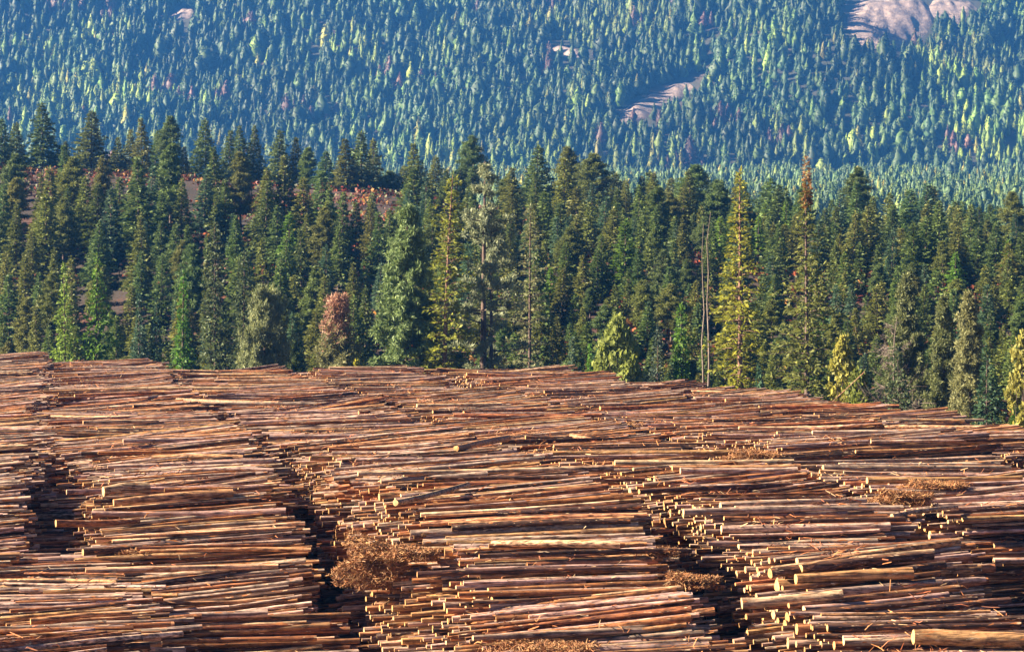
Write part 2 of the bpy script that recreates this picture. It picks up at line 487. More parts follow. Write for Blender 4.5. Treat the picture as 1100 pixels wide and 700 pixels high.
def short_label(s):
    w = s.split()
    if len(w) > 16: s = s.replace(' from above', '').replace('row right of the front right stack', 'row past the right stack')
    w = s.split()
    return s if len(w) <= 16 else ' '.join(s.replace('the only one of the', 'the only of').split()[:16])

def simple_label(i):
    return short_label(log_label[i])

for i in single:
    g = log_geo(np.array([i]), Sn, Rn)[0]
    lv = g.reshape(-1, 3)
    s0, s1 = (g[0], g[-1])
    left_first = True
    base_c = cen[i] - np.array([0, 0, rad_[i]])
    capR = g[-1]
    Vb = np.concatenate([lv, g[0], g[-1]]) - base_c
    tt = np.repeat(tint[i][None], len(Vb), axis=0)
    o = link('log', new_mesh('log', Vb, [fq, fc2], [M_BARK, M_CUT], [0, 1], [True, False], {'tint': tt}))
    o.location = base_c
    tag(o, simple_label(i), 'log', 'logs stacked in ' + ('the ' + RN[row[i]]))
    # slightly dished sawn face at the near (left) end
    c0 = g[0].mean(0) - axs[i] * .012
    Vc = np.concatenate([g[0] - axs[i] * .003, [c0]]) - base_c
    fcap = np.array([(Sn, (q + 1) % Sn, q) for q in range(Sn)])
    e = link('cut_end', new_mesh('cut_end', Vc, [fcap], [M_CUT], [0], [False], {'tint': np.repeat(tint[i][None] * 1.6, len(Vc), axis=0)}), o)

# ------------------------------------------------------------------ loose bark
def strips(P, N, lmin, lmax, w, cols, spread=1.0, lift=.08):
    """N curved ribbons scattered at points P"""
    n = len(P)
    a = rng.uniform(0, 2 * math.pi, n); ele = rng.normal(0, .45, n) * spread
    d = np.c_[np.cos(a) * np.cos(ele), np.sin(a) * np.cos(ele), np.sin(ele)]
    sd = np.cross(d, rng.normal(0, 1, (n, 3))); sd /= np.linalg.norm(sd, axis=1, keepdims=True) + 1e-9
    up = np.cross(d, sd)
    l = rng.uniform(lmin, lmax, n)[:, None]; ww = rng.uniform(.4, 1.3, n)[:, None] * w
    cv = rng.normal(0, .28, (n, 1)) * l
    pts = []
    for t in (-.5, 0, .5):
        p = P + d * l * t + up * cv * (.25 - t * t) * 2
        k = 1 - abs(t) * .8
        pts += [p - sd * ww * k, p + sd * ww * k]
    V = np.stack(pts, 1)
    b = (np.arange(n) * 6)[:, None]
    F = np.concatenate([b + np.array([[0, 1, 3, 2]]), b + np.array([[2, 3, 5, 4]])])
    ci = rng.integers(0, len(cols), n)
    t_ = np.array(cols)[ci] * rng.uniform(.6, 1.3, (n, 1))
    return V.reshape(-1, 3), F, np.repeat(t_, 6, axis=0)

BCOL = [(.42, .15, .05), (.34, .10, .035), (.48, .22, .08), (.25, .09, .045), (.46, .32, .18)]
pts = []
for k, r in enumerate(ROWS):
    if k == 0: continue
    N = 15000 if not r.get('fill') else 3000
    v = rng.uniform(V0, r['end'] - 1, N); u = rng.uniform(r['a'], r['b'], N)
    dens = vnoise(u / 1.6, v / 1.6, 31 + k) + .5 * vnoise(u / .6, v / .6, 41)
    keep = dens > rng.uniform(-.25, .9, N)
    u, v = u[keep], v[keep]
    vs, H = SURF[k]; z = H[np.clip(((v - V0) / BIN).astype(int), 0, len(H) - 1)] + rng.uniform(0, .05, len(u))
    x, y = uv_to_xy(u, v); pts.append(np.c_[x, y, z])
P = np.concatenate(pts)
V, F, t_ = strips(P, len(P), .10, .5, .014, BCOL, .8)
tag(link('loose_bark', new_mesh('loose_bark', V, [F], [M_DEBRIS], [0], [False], {'tint': t_})),
    'torn strips of orange brown bark strewn over the tops of the stacked logs', 'bark', kind='stuff')

HEAPS = [(405, 604, 1.05, 1.0, 2600, 'shaggy orange heap of torn bark between the front left and middle stacks'),
         (446, 592, .75, .9, 1700, 'orange bark hanging over the left edge of the front middle stack'),
         (745, 622, .8, .9, 1900, 'brown tangle of bark at the foot of the front right stack ends'),
         (712, 590, .8, .5, 900, 'golden bark shreds among the log ends facing the front middle stack'),
         (975, 532, .95, .8, 2300, 'orange bark heap at the corner where the dark gap on the right opens'),
         (1010, 518, 1.1, .4, 1200, 'low bark drift on top of the logs right of the dark gap'),
         (660, 455, 1.5, .5, 1600, 'small bark heap on the far rows below the yellow larch'),
         (818, 487, 1.3, .6, 1600, 'round bark heap on the far rows below the red-tipped larch'),
         (590, 692, 1.4, .3, 1300, 'twiggy bark litter along the bottom of the front middle stack'),
         (150, 590, .6, .3, 500, 'small patch of orange bark on the left edge of the front left stack')]
for (px, py, rad, hh, N, lab) in HEAPS:
    c, k = ray_deck(px, py)
    if c is None: continue
    c = c + np.array([0, .35, -.1])
    q = rng.normal(0, 1, (N * 6, 3)); q /= np.linalg.norm(q, axis=1, keepdims=True); q *= rng.uniform(.15, 1.1, (N * 6, 1)) ** .6; q *= (1 + .45 * vnoise(q[:, 0] * 2.3 + q[:, 1], q[:, 2] * 2.3, 6))[:, None]
    q *= np.array([rad, rad * .6, hh * rad * (.7 if rad > 1 and hh > .9 else .26)]) * (1 + .3 * vnoise(q[:, 0] * 3, q[:, 2] * 3, 5))[:, None]
    V, F, t_ = strips(q, N * 6, .05, .26, .009, [(.40, .17, .06), (.30, .13, .05), (.20, .085, .04), (.46, .26, .11), (.34, .2, .1)], 1.2)
    o = link('bark_heap', new_mesh('bark_heap', V, [F], [M_DEBRIS], [0], [False], {'tint': t_}))
    o.location = c
    tag(o, lab, 'bark heap', 'heaps of torn bark among the logs', 'stuff')

# ------------------------------------------------------------------ trees
def tube(path, radii, sides=7):
    path = np.asarray(path, float); n = len(path)
    V = []
    for i in range(n):
        d = path[min(i + 1, n - 1)] - path[max(i - 1, 0)]; d = d / (np.linalg.norm(d) + 1e-9)
        ref = np.array([1.0, 0, 0]) if abs(d[0]) < .8 else np.array([0, 1.0, 0])
        s = np.cross(d, ref); s /= np.linalg.norm(s); t = np.cross(d, s)
        for j in range(sides):
            w = 2 * math.pi * j / sides
            V.append(path[i] + (s * math.cos(w) + t * math.sin(w)) * radii[i])
    F = [(i * sides + j, i * sides + (j + 1) % sides, (i + 1) * sides + (j + 1) % sides, (i + 1) * sides + j) for i in range(n - 1) for j in range(sides)]
    return np.array(V), np.array(F)

class Geo:
    def __init__(s): s.V = []; s.F = []; s.n = 0; s.sh = []
    def add(s, V, F, shade=None):
        s.V.append(V); s.F.append(F + s.n); s.n += len(V)
        s.sh.append(np.full(len(V), .5) if shade is None else shade)
    def mesh(s, name, mat, smooth=False):
        return new_mesh(name, np.concatenate(s.V), [np.concatenate(s.F)], [mat], [0], [smooth], {'shade': np.concatenate(s.sh)})

def kites(g, P, D, size, wid, rs, flat=.6):
    """leaf-sized kite faces at P pointing along D"""
    n = len(P)
    D = D / (np.linalg.norm(D, axis=1, keepdims=True) + 1e-9)
    up = np.array([0, 0, 1.0]) + rs.normal(0, flat, (n, 3))
    S = np.cross(D, up); S /= np.linalg.norm(S, axis=1, keepdims=True) + 1e-9
    U = np.cross(S, D)
    l = (size * 1.35 * rs.uniform(.6, 1.3, n))[:, None]; w = l * wid * 1.25
    sag = U * l * rs.uniform(-.05, .15, (n, 1))
    V = np.stack([P, P + D * l * .55 + S * w + sag, P + D * l - sag, P + D * l * .55 - S * w + sag], 1).reshape(-1, 3)
    F = (np.arange(n) * 4)[:, None] + np.array([[0, 1, 2, 3]])
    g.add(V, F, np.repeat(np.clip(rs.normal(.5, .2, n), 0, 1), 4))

def conifer(seed, H, Rm, start, spacing, nb, fill, size, wid=.2, shape=.8, droop=.25, jag=.25, ragged=0, top=None, trunk_r=None, foot=.45, limbs=True):
    """returns crown Geo, trunk Geo; start = bare fraction at the foot"""
    rs = np.random.default_rng(seed); crown = Geo(); wood = Geo()
    tr = trunk_r or H * .013
    lean = rs.normal(0, .012, 2) * H
    def ax(z):
        t = z / H
        return np.array([lean[0] * t * t, lean[1] * t * t, z])
    path = [ax(z) for z in np.linspace(-1.2, H, 9)]
    rad = [tr * max(1.1 - .95 * i / 8, .04) for i in range(9)]
    wood.add(*tube(path, rad))
    z = H * start; side_bias = rs.uniform(0, 6.28)
    PP, DD, SZ = [], [], []
    while z < H * .985:
        t = (z / H - start) / (1 - start)
        prof = (1 - t) ** shape * min(1, foot + 2.2 * t)
        n = max(3, int(round(nb * (.55 + .45 * (1 - t)))))
        a0 = rs.uniform(0, 6.28); gapw = rs.uniform(.75, 1.1)
        for b in range(n):
            if rs.random() < ragged: continue
            a = a0 + 2 * math.pi * b / n + rs.normal(0, .25)
            ln = Rm * prof * gapw * (1 + rs.normal(0, jag)) * (1 + .12 * math.cos(a - side_bias))
            ln = max(ln, .12 * Rm * (1 - t) + .12)
            out = np.array([math.cos(a), math.sin(a), 0])
            rise = (.35 * t - droop * (1 - t)) + rs.normal(0, .08)
            tip = out * ln + np.array([0, 0, rise * ln])
            o = ax(z + rs.normal(0, spacing * .3))
            if limbs and ln > .5:
                mid = o + tip * .5 + np.array([0, 0, .05 * ln])
                wood.add(*tube([o, mid, o + tip * .93], [tr * .16 * (1 - .6 * t) + .008, tr * .1 * (1 - .6 * t) + .006, .006], 3))
            m = max(4, int(fill * ln / Rm + 3 * rs.random()))
            s = rs.uniform(.12, 1, m) ** .75
            p = o + tip[None] * s[:, None] + np.array([0, 0, .1 * ln]) * (s * (1 - s) * 4)[:, None]
            lat = np.cross(out, [0, 0, 1.0])
            sg = np.where(rs.random(m) < .5, -1.0, 1.0)
            d = out[None] * rs.uniform(.3, 1.0, (m, 1)) + lat[None] * (sg * rs.uniform(.15, 1.0, m))[:, None] + np.array([0, 0, 1.0]) * rs.normal(.02, .28, (m, 1))
            p = p + lat[None] * (sg * rs.uniform(0, .22, m) * ln * (1.1 - s))[:, None] + rs.normal(0, .05, (m, 3))
            PP.append(p); DD.append(d); SZ.append(np.full(m, size * (.62 + .38 * (1 - t))))
        z += spacing * (1 - .45 * t) * rs.uniform(.8, 1.2)
    P, D, Z = np.concatenate(PP), np.concatenate(DD), np.concatenate(SZ)
    tipn = 10
    P = np.concatenate([P, np.array([ax(H * q) for q in np.linspace(.95, 1.0, tipn)])])
    D = np.concatenate([D, np.c_[rs.normal(0, .5, (tipn, 2)), np.ones(tipn)]]); Z = np.concatenate([Z, np.full(tipn, size * .6)])
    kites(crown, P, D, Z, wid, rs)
    return crown, wood

def tufted_pine(seed, H, Rm, start, n_br, tuft, tn=16, shape='dome', forks=1, trunk_r=None, lens=.42):
    """long needled pine: limbs carrying round tufts"""
    rs = np.random.default_rng(seed); crown = Geo(); wood = Geo(); tr = trunk_r or H * .014
    trunks = []
    for f in range(forks):
        off = np.array([.0, .0]) if f == 0 else np.array([.75, .3])
        hh = H * (1 if f == 0 else .82)
        lean = rs.normal(0, .01, 2) * H
        path = np.array([[off[0] * min(1, z / 3 + .4) + lean[0] * (z / H) ** 2, off[1] + lean[1] * (z / H) ** 2, z] for z in np.linspace(-1.2, hh, 9)])
        wood.add(*tube(path, [tr * (1.1 - .95 * i / 8) * (1 if f == 0 else .6) for i in range(9)], 8)); trunks.append((path, hh))
    TP_, TD = [], []
    for b in range(n_br):
        path, hh = trunks[b % forks]
        t = rs.random() ** (.85 if shape == 'dome' else 1.0)
        z = hh * (start + (1 - start) * t)
        if shape == 'dome': prof = min(1, .5 + 1.5 * t) * (1 - t ** 1.9) + .10
        elif shape == 'bush': prof = math.sqrt(max(1 - (t * 1.05 - .25) ** 2 * 1.55, .02))
        else: prof = (1 - t) ** .7 * min(1, .6 + 1.3 * t) + .08
        a = rs.uniform(0, 6.28); ln = Rm * prof * rs.uniform(.55, 1.12)
        out = np.array([math.cos(a), math.sin(a), 0])
        i = np.searchsorted(path[:, 2], z); i = min(max(i, 1), 8)
        w = (z - path[i - 1, 2]) / (path[i, 2] - path[i - 1, 2]); o = path[i - 1] * (1 - w) + path[i] * w
        tip = out * ln + np.array([0, 0, ln * rs.normal(.12 + .25 * t, .15)])
        wood.add(*tube([o, o + tip * .5 - np.array([0, 0, .06 * ln]), o + tip], [tr * .2, tr * .13, .012], 4))
        m = 2 + int(ln * 1.9)
        for q in range(m):
            s = .35 + .65 * (q + rs.random()) / m
            c = o + tip * s + rs.normal(0, .16, 3) * ln * .4 * np.array([1, 1, .7])
            TP_.append(c)
    Cn = np.array(TP_); N = len(Cn)
    tn = int(tn * 2.1); d = rs.normal(0, 1, (N, tn, 3)); d[..., 2] += .35; d /= np.linalg.norm(d, axis=2, keepdims=True)
    P = (Cn[:, None] + d * .06).reshape(-1, 3)
    sz = np.repeat(rs.uniform(.7, 1.25, N), tn) * tuft * .62
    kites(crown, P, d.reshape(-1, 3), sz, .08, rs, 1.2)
    return crown, wood

def leafy(seed, H, Rm, n_cl, leaf, per=26, start=.12):
    """broadleaf: forked stems with loose clusters of leaves"""
    rs = np.random.default_rng(seed); crown = Geo(); wood = Geo()
    Cs = []
    for s in range(5):
        a = s * 1.256 + rs.normal(0, .3); top = np.array([math.cos(a) * Rm * .55, math.sin(a) * Rm * .55, H * rs.uniform(.6, .95)])
        if s == 0: top = np.array([0, 0, H * .95])
        mid = top * np.array([.45, .45, .5]) + np.append(rs.normal(0, .1, 2), 0)
        wood.add(*tube([np.array([0, 0, -.6]), mid, top], [H * .014, H * .009, .012], 5))
    for c in range(n_cl):
        t = start + (1 - start) * rs.random(); prof = math.sin(min(1, t * .9 + .12) * math.pi) ** .6
        a = rs.uniform(0, 6.28); q = Rm * prof * rs.uniform(.2, 1) ** .6
        Cs.append([math.cos(a) * q, math.sin(a) * q, t * H])
    Cs = np.array(Cs); N = len(Cs)
    P = (Cs[:, None] + rs.normal(0, 1, (N, per, 3)) * np.array([.24, .24, .2]) * Rm * .42).reshape(-1, 3)
    d = rs.normal(0, 1, P.shape); d[:, 2] -= .2
    kites(crown, P, d, np.full(len(P), leaf), .42, rs, 1.5)
    return crown, wood

def dead_tree(seed, H, nb, Rm, r, branch_from=.35, sub=5):
    rs = np.random.default_rng(seed); w = Geo()
    path = [np.array([rs.normal(0, .02) * i, rs.normal(0, .02) * i, z]) for i, z in enumerate(np.linspace(-1, H, 9))]
    w.add(*tube(path, [r * (1.05 - .9 * i / 8) for i in range(9)], 7))
    br = Geo()
    for b in range(nb):
        t = branch_from + (1 - branch_from) * rs.random(); a = rs.uniform(0, 6.28); ln = Rm * (1.15 - t) * rs.uniform(.4, 1.1)
        o = np.array([path[int(t * 8)][0], path[int(t * 8)][1], t * H]); d = np.array([math.cos(a), math.sin(a), rs.normal(.1, .25)])
        br.add(*tube([o, o + d * ln * .5, o + d * ln + np.array([0, 0, .12 * ln])], [r * .2, r * .13, .01], 3))
        for q in range(sub):
            s = rs.uniform(.3, 1); o2 = o + d * ln * s; d2 = d + rs.normal(0, .6, 3)
            br.add(*tube([o2, o2 + d2 * ln * .3], [.016, .007], 3))
    return br, w

def make_tree(name, crown, wood, crown_mat, trunk_mat, extra=()):
    root = empty(name)
    link('crown', crown.mesh('crown', crown_mat), root)
    link('trunk', wood.mesh('trunk', trunk_mat, True), root)
    return root

def dup(root):
    r = root.copy(); C.objects.link(r)
    for ch in root.children:
        c = ch.copy(); C.objects.link(c); c.parent = r
    return r

def place(root, x, y, h_scale, w_scale=None, rot=None, color=None, sink=0.0):
    root.location = (x, y, float(terrain(x, y)) - sink)
    w = w_scale or h_scale
    root.scale = (w, w, h_scale); root.rotation_euler = (0, 0, rng.uniform(0, 6.28) if rot is None else rot)
    if color is not None:
        for ch in root.children:
            if ch.name.startswith(('crown',)): ch.color = (*color, 1)
    return root

def px_place(root, px, ytop, Y, Hproto, wpx=None, Rproto=None, rot=None, color=None):
    """put a tree at pixel column px and distance Y so that its tip reaches row ytop"""
    x = (px - 550) / FPX * Y; g = float(terrain(x, Y)); top = CAMZ + (HORY - ytop) / FPX * Y
    hs = (top - g) / Hproto
    ws = hs if wpx is None else (wpx * .5 * Y / FPX) / Rproto
    return place(root, x, Y, hs, ws, rot, color)

GREEN_D = np.array([.105, .145, .038]); GREEN_O = np.array([.155, .17, .042]); GREEN_B = np.array([.075, .125, .068]); GREEN_L = np.array([.12, .20, .03])

# --- single trees along the edge of the yard -------------------------------------------------
def hero(kind, cat, label, geo, px, ytop, Y, H, wpx, R, color, fm=None, tm=None, group=None):
    root = make_tree(kind, geo[0], geo[1], fm or M_FOL, tm or M_TRUNK)
    px_place(root, px, ytop, Y, H, wpx, R, rot=0.0, color=color)
    tag(root, label, cat, group); return root
EDGE = 'trees along the edge of the log yard'
HEROPX = []
def H_(*a, **k):
    HEROPX.append((a[4], a[6])); return hero(*a, **k, group=EDGE)
H_('larch_tree', 'larch', 'bright yellow-green young larch, slim and pointed, left of its greener twin', conifer(101, 12, 1.9, .06, .42, 7, 16, .46, .17, .95, .2, .3), 70, 285, 222, 12, 34, 1.9, (.20, .29, .05), M_LEAF)
H_('larch_tree', 'larch', 'bright green young larch just right of the yellow-green one', conifer(102, 12, 1.9, .04, .42, 7, 18, .5, .18, .8, .2, .4), 103, 274, 222, 12, 38, 1.9, (.13, .23, .035), M_LEAF)
H_('larch_tree', 'larch', 'slim vivid green larch between dark firs left of the round bushy pine', conifer(103, 12, 1.5, .04, .42, 7, 16, .46, .18, .9, .2, .3), 196, 294, 226, 12, 28, 1.5, (.10, .21, .03), M_LEAF)
H_('spruce_tree', 'spruce', 'blue-green pointed spruce left of the slim vivid green larch', conifer(104, 11, 2.2, .03, .38, 8, 20, .42, .2, .95, .15, .2), 149, 316, 220, 11, 34, 2.2, (.07, .125, .075))
H_('spruce_tree', 'spruce', 'smaller blue-green spruce squeezed in right beside the pointed one', conifer(105, 10, 1.7, .03, .38, 8, 18, .42, .2, .95, .15, .2), 168, 322, 222, 10, 24, 1.7, (.065, .12, .07))
H_('pine_tree', 'pine', 'round bushy green pine sitting right behind the logs on the left', tufted_pine(106, 7, 3.0, .02, 190, .42, 20, 'bush'), 284, 318, 212, 7, 66, 3.0, (.23, .255, .12))
H_('pine_tree', 'pine', 'tall dense green cone-shaped pine left of the thin yellow-green larch', tufted_pine(107, 16, 3.0, .10, 330, .48, 20, 'cone', trunk_r=.24), 437, 224, 205, 16, 88, 3.0, (.19, .26, .10), None, M_TRUNK)
H_('larch_tree', 'larch', 'thin sparse yellow-green larch with bare red trunk beside the forked pine', conifer(108, 20, 2.0, .08, .36, 7, 13, .46, .15, .55, .25, .45, ragged=.10, trunk_r=.24), 477, 188, 203, 20, 54, 2.0, (.23, .25, .04), M_LEAF, M_RTRUNK)
H_('pine_tree', 'pine', 'tallest forked grey-green pine with two dark trunks and open crown', tufted_pine(109, 22, 4.0, .16, 88, .52, 20, 'dome', 2, .38), 519, 173, 208, 22, 92, 4.0, (.28, .31, .19), None, M_TRUNK)
H_('larch_tree', 'larch', 'thin greyish brown-topped larch right of the forked pine', conifer(110, 18, 2.2, .05, .44, 6, 11, .44, .16, .7, .22, .4, ragged=.15, trunk_r=.18), 569, 222, 212, 18, 56, 2.2, (.21, .22, .11), M_LEAF, M_TRUNK)
H_('fir_tree', 'fir', 'small layered olive fir at the yard edge right of the brown-topped larch', conifer(111, 9, 2.2, .05, .55, 7, 18, .46, .2, .85, .12, .25), 593, 338, 206, 9, 42, 2.2, (.125, .14, .045))
H_('spruce_tree', 'spruce', 'little blue spruce right of the small layered olive fir', conifer(112, 7, 1.5, .02, .36, 8, 16, .4, .2, .95, .12, .2), 615, 364, 200, 7, 24, 1.5, (.085, .135, .085))
H_('larch_tree', 'larch', 'tiny bright green larch tucked left of the pale leafy tree', conifer(113, 6, 1.0, .02, .36, 7, 14, .4, .2, .95, .12, .2), 633, 372, 196, 6, 16, 1.0, (.12, .25, .03), M_LEAF)
H_('broadleaf_tree', 'tree', 'pale yellow-green leafy tree with rounded crown at the yard edge', leafy(114, 8, 2.6, 95, .3, 34), 664, 344, 194, 8, 56, 2.6, (.26, .30, .075), M_LEAF)
H_('spruce_tree', 'spruce', 'grey-blue spruce with spreading skirt right of the pale leafy tree', conifer(115, 9, 2.2, .02, .44, 7, 17, .44, .19, 1.05, .1, .25), 706, 348, 192, 9, 40, 2.2, (.095, .13, .09))
H_('larch_tree', 'larch', 'columnar vivid green larch beside the twin bare poles', conifer(116, 10, 1.4, .02, .42, 7, 15, .48, .2, .5, .22, .4), 732, 328, 194, 10, 26, 1.4, (.115, .215, .03), M_LEAF)
H_('larch_tree', 'larch', 'tall golden yellow larch with long drooping lower branches', conifer(117, 21, 2.6, .10, .40, 7, 15, .46, .15, .75, .28, .35, ragged=.10, trunk_r=.26), 795, 181, 186, 21, 66, 2.6, (.27, .275, .035), M_LEAF, M_RTRUNK)
H_('larch_tree', 'larch', 'tall larch with dead rusty tip and straight dark trunk', conifer(118, 19, 3.2, .06, .42, 7, 22, .46, .17, .9, .2, .35, ragged=.06, trunk_r=.25), 867, 196, 178, 19, 88, 3.2, (.17, .185, .05), M_LEAF, M_TRUNK)
H_('spruce_tree', 'spruce', 'knee-high spruce at the foot of the golden larch', conifer(119, 5, 1.2, .02, .34, 8, 14, .38, .2, .95, .12, .2), 815, 394, 166, 5, 22, 1.2, (.06, .12, .065))
H_('broadleaf_tree', 'tree', 'slim tree with yellow autumn leaves right of the rusty-tipped larch', leafy(120, 9, 1.6, 60, .26, 30, .3), 905, 360, 166, 9, 34, 1.6, (.36, .34, .08), M_LEAF)
H_('broadleaf_tree', 'tree', 'green and yellow leafy bush under the slim yellow-leaved tree', leafy(121, 6, 1.6, 60, .26, 30, .05), 922, 398, 162, 6, 40, 1.6, (.17, .20, .04), M_LEAF)
H_('fir_tree', 'fir', 'dark bushy fir standing in front of the dead grey tree', conifer(122, 9, 2.4, .02, .42, 8, 22, .42, .2, .7, .15, .3), 966, 374, 152, 9, 48, 2.4, (.085, .115, .055))
H_('pine_tree', 'pine', 'tall full pine rising behind the dead grey tree', tufted_pine(123, 16, 2.8, .12, 260, .5, 18, 'cone', trunk_r=.2), 976, 298, 172, 16, 62, 2.8, (.165, .185, .08))
H_('pine_tree', 'pine', 'ragged olive pine with a thin dead spike of a top', tufted_pine(124, 15, 2.4, .12, 230, .48, 18, 'cone', trunk_r=.18), 1014, 322, 168, 15, 50, 2.4, (.16, .18, .07))
H_('pine_tree', 'pine', 'pale olive pine with lit left side near the right edge', tufted_pine(125, 15, 2.8, .04, 300, .48, 20, 'cone', trunk_r=.2), 1043, 318, 154, 15, 58, 2.8, (.26, .26, .12))
H_('spruce_tree', 'spruce', 'dark green spruce in front of the pale olive pine', conifer(126, 12, 2.6, .02, .42, 8, 22, .44, .19, .85, .15, .25), 1060, 372, 140, 12, 60, 2.6, (.062, .115, .06))
H_('broadleaf_tree', 'tree', 'yellow-leaved tree cut off by the right edge of the photo', leafy(127, 9, 1.7, 60, .26, 30, .3), 1098, 362, 150, 9, 36, 1.7, (.33, .31, .08), M_LEAF)
H_('broadleaf_tree', 'bush', 'small bright yellow bush peeping over the logs beside the red-topped pine', leafy(128, 4.5, .7, 26, .22, 26, .05), 383, 390, 204, 4.5, 16, .7, (.42, .40, .05), M_LEAF)
H_('fir_tree', 'fir', 'tall dense dark fir rising left of the slim vivid green larch', conifer(129, 15, 2.6, .04, .45, 8, 24, .46, .2, .65, .18, .3), 231, 238, 232, 15, 48, 2.6, (.095, .125, .055))
H_('fir_tree', 'fir', 'slim dark fir between the tall dense fir and the round bushy pine', conifer(130, 14, 2.0, .04, .45, 8, 20, .46, .2, .6, .18, .3), 262, 272, 230, 14, 38, 2.0, (.09, .12, .055))

# pine with rust-red dying top and bare spike
g1, w1 = tufted_pine(140, 9, 2.0, .02, 170, .42, 18, 'cone')
root = empty('pine_tree')
cr = g1.mesh('crown', M_FOL)
Vg = np.concatenate(g1.V); sh = np.concatenate(g1.sh); kq = Vg.reshape(-1, 4, 3)[:, 0, 2]
red_ = (kq + rng.normal(0, .5, len(kq)) > 5.9) & (rng.random(len(kq)) < .85)
for nm, sel, col in (('crown', ~red_ & (kq < 7.6), (.22, .22, .10)), ('dead_crown', red_ & (kq < 8.4) & (rng.random(len(kq)) < .75), (.42, .235, .165))):
    vq = Vg.reshape(-1, 4, 3)[sel].reshape(-1, 3); ss = sh.reshape(-1, 4)[sel].ravel()
    o = link(nm, new_mesh(nm, vq, [np.arange(len(vq)).reshape(-1, 4)], [M_FOL], [0], [False], {'shade': ss}), root); o.color = (*col, 1)
    if nm == 'dead_crown': o['label'] = 'rust-red dying upper crown'
bpy.data.meshes.remove(cr)
link('trunk', w1.mesh('trunk', M_GREY, True), root)
px_place(root, 364, 306, 206, 9, 66, 2.0, rot=0.0)
tag(root, 'pine with rust-red dying top and bare grey spike', 'pine', EDGE); HEROPX.append((364, 206))
# rusty tip of the tall larch
larch = [o for o in C.objects if o.get('label', '').startswith('tall larch with dead rusty')][0]
gt, wt = conifer(141, 3.4, .24, .0, .24, 5, 6, .3, .16, .6, .1, .4, trunk_r=.06)
o = link('dead_tip', gt.mesh('dead_tip', M_FOL), larch); o.color = (.30, .16, .06, 1); o.location = (0, 0, 17.3); o['label'] = 'rusty dead tip'

def snag(name, label, px, ytop, Y, H, r, nb, Rm, bf, wpx=None, group=None, sub=5):
    br, w = dead_tree(int(px), H, nb, Rm, r, bf, sub)
    root = empty(name); link('trunk', w.mesh('trunk', M_GREY, True), root); link('branches', br.mesh('branches', M_GREY, True), root)
    px_place(root, px, ytop, Y, H, None, None, 0.0); tag(root, label, 'dead tree', group); return root
snag('dead_tree', 'taller of the twin bare grey poles left of the golden larch', 761, 228, 190, 17, .12, 34, .6, .3, sub=1, group='twin bare poles')
snag('dead_tree', 'shorter of the twin bare grey poles left of the golden larch', 755, 240, 188, 16, .10, 22, .5, .3, sub=1, group='twin bare poles')
snag('dead_tree', 'dead grey tree with fan of fine bare branches among the dark firs', 960, 340, 156, 10, .11, 60, 3.2, .3, sub=9)

# --- prototypes of the slope trees ------------------------------------------------------------
protos = []
for i in range(5):
    protos.append(('fir_tree', 'fir', make_tree('fir_tree', *conifer(200 + i, 12, 2.15 + .15 * (i % 3), .05, .36, 8, 22, .5, .2, .95 + .12 * (i % 3), .18, .30, limbs=False, foot=.75), M_FOL, M_TRUNK), 12, 2.3))
for i in range(3):
    protos.append(('pine_tree', 'pine', make_tree('pine_tree', *tufted_pine(220 + i, 12, 2.4, .22, 125, .55, 14, ['cone', 'cone', 'dome'][i]), M_FOL, M_TRUNK), 12, 2.4))
for i in range(2):
    protos.append(('spruce_tree', 'spruce', make_tree('spruce_tree', *conifer(230 + i, 10, 1.6, .02, .34, 7, 14, .46, .2, .95, .12, .25, limbs=False), M_FOL, M_TRUNK), 10, 1.6))
protos.append(('larch_tree', 'larch', make_tree('larch_tree', *conifer(240, 9, 1.3, .03, .36, 6, 12, .46, .2, .85, .15, .35, limbs=False), M_LEAF, M_TRUNK), 9, 1.3))
used = set()
def take(pi):
    if pi in used: return dup(protos[pi][2])
    used.add(pi); return protos[pi][2]

SLOPE = []   # (root, kind, look, px, base y px, band)
taken = []   # occupied plan positions
def free(x, y, d):
    for (a, b) in taken:
        if (a - x) ** 2 + ((b - y) * .8) ** 2 < d * d: return False
    return True
for (px, Y) in HEROPX: taken.append(((px - 550) / FPX * Y, Y))

def look_color(pi):
    kind = protos[pi][0]; q = rng.random()
    if kind == 'larch_tree': c, w = GREEN_L * rng.uniform(.9, 1.3), 'bright green'
    elif kind == 'spruce_tree': c, w = GREEN_B * rng.uniform(.95, 1.35), 'blue-green'
    elif q < .40: c, w = GREEN_O * rng.uniform(.9, 1.25), 'olive'
    elif q < .80: c, w = GREEN_D * rng.uniform(.95, 1.35), 'dark green'
    else: c, w = np.array([.11, .16, .05]) * rng.uniform(.95, 1.2), 'mid green'
    return tuple(c * rng.uniform(.94, 1.06, 3)), w

# crest trees read off the photo: px, top row, width
CREST = [(2, 128, 26), (18, 132, 26), (46, 112, 38), (70, 152, 20), (98, 120, 40), (126, 148, 24), (139, 140, 22), (153, 128, 24), (167, 142, 24), (182, 126, 28),
         (197, 158, 18), (221, 128, 30), (246, 141, 26), (258, 136, 26), (272, 136, 26), (300, 141, 30), (318, 148, 22), (331, 160, 24), (349, 163, 30),
         (372, 150, 32), (388, 142, 34), (401, 150, 28), (418, 184, 24), (434, 178, 26), (446, 155, 30), (468, 168, 28), (494, 180, 24), (507, 147, 34), (544, 190, 24),
         (576, 157, 42), (610, 160, 34), (637, 166, 44), (664, 186, 34), (688, 190, 28), (700, 184, 34), (722, 192, 30), (746, 178, 40), (770, 194, 30), (822, 196, 34),
         (845, 214, 30), (896, 226, 30), (916, 210, 34), (935, 218, 30), (978, 204, 44), (1000, 200, 44), (1026, 208, 36), (1052, 232, 40), (1076, 242, 36), (1094, 232, 36)]
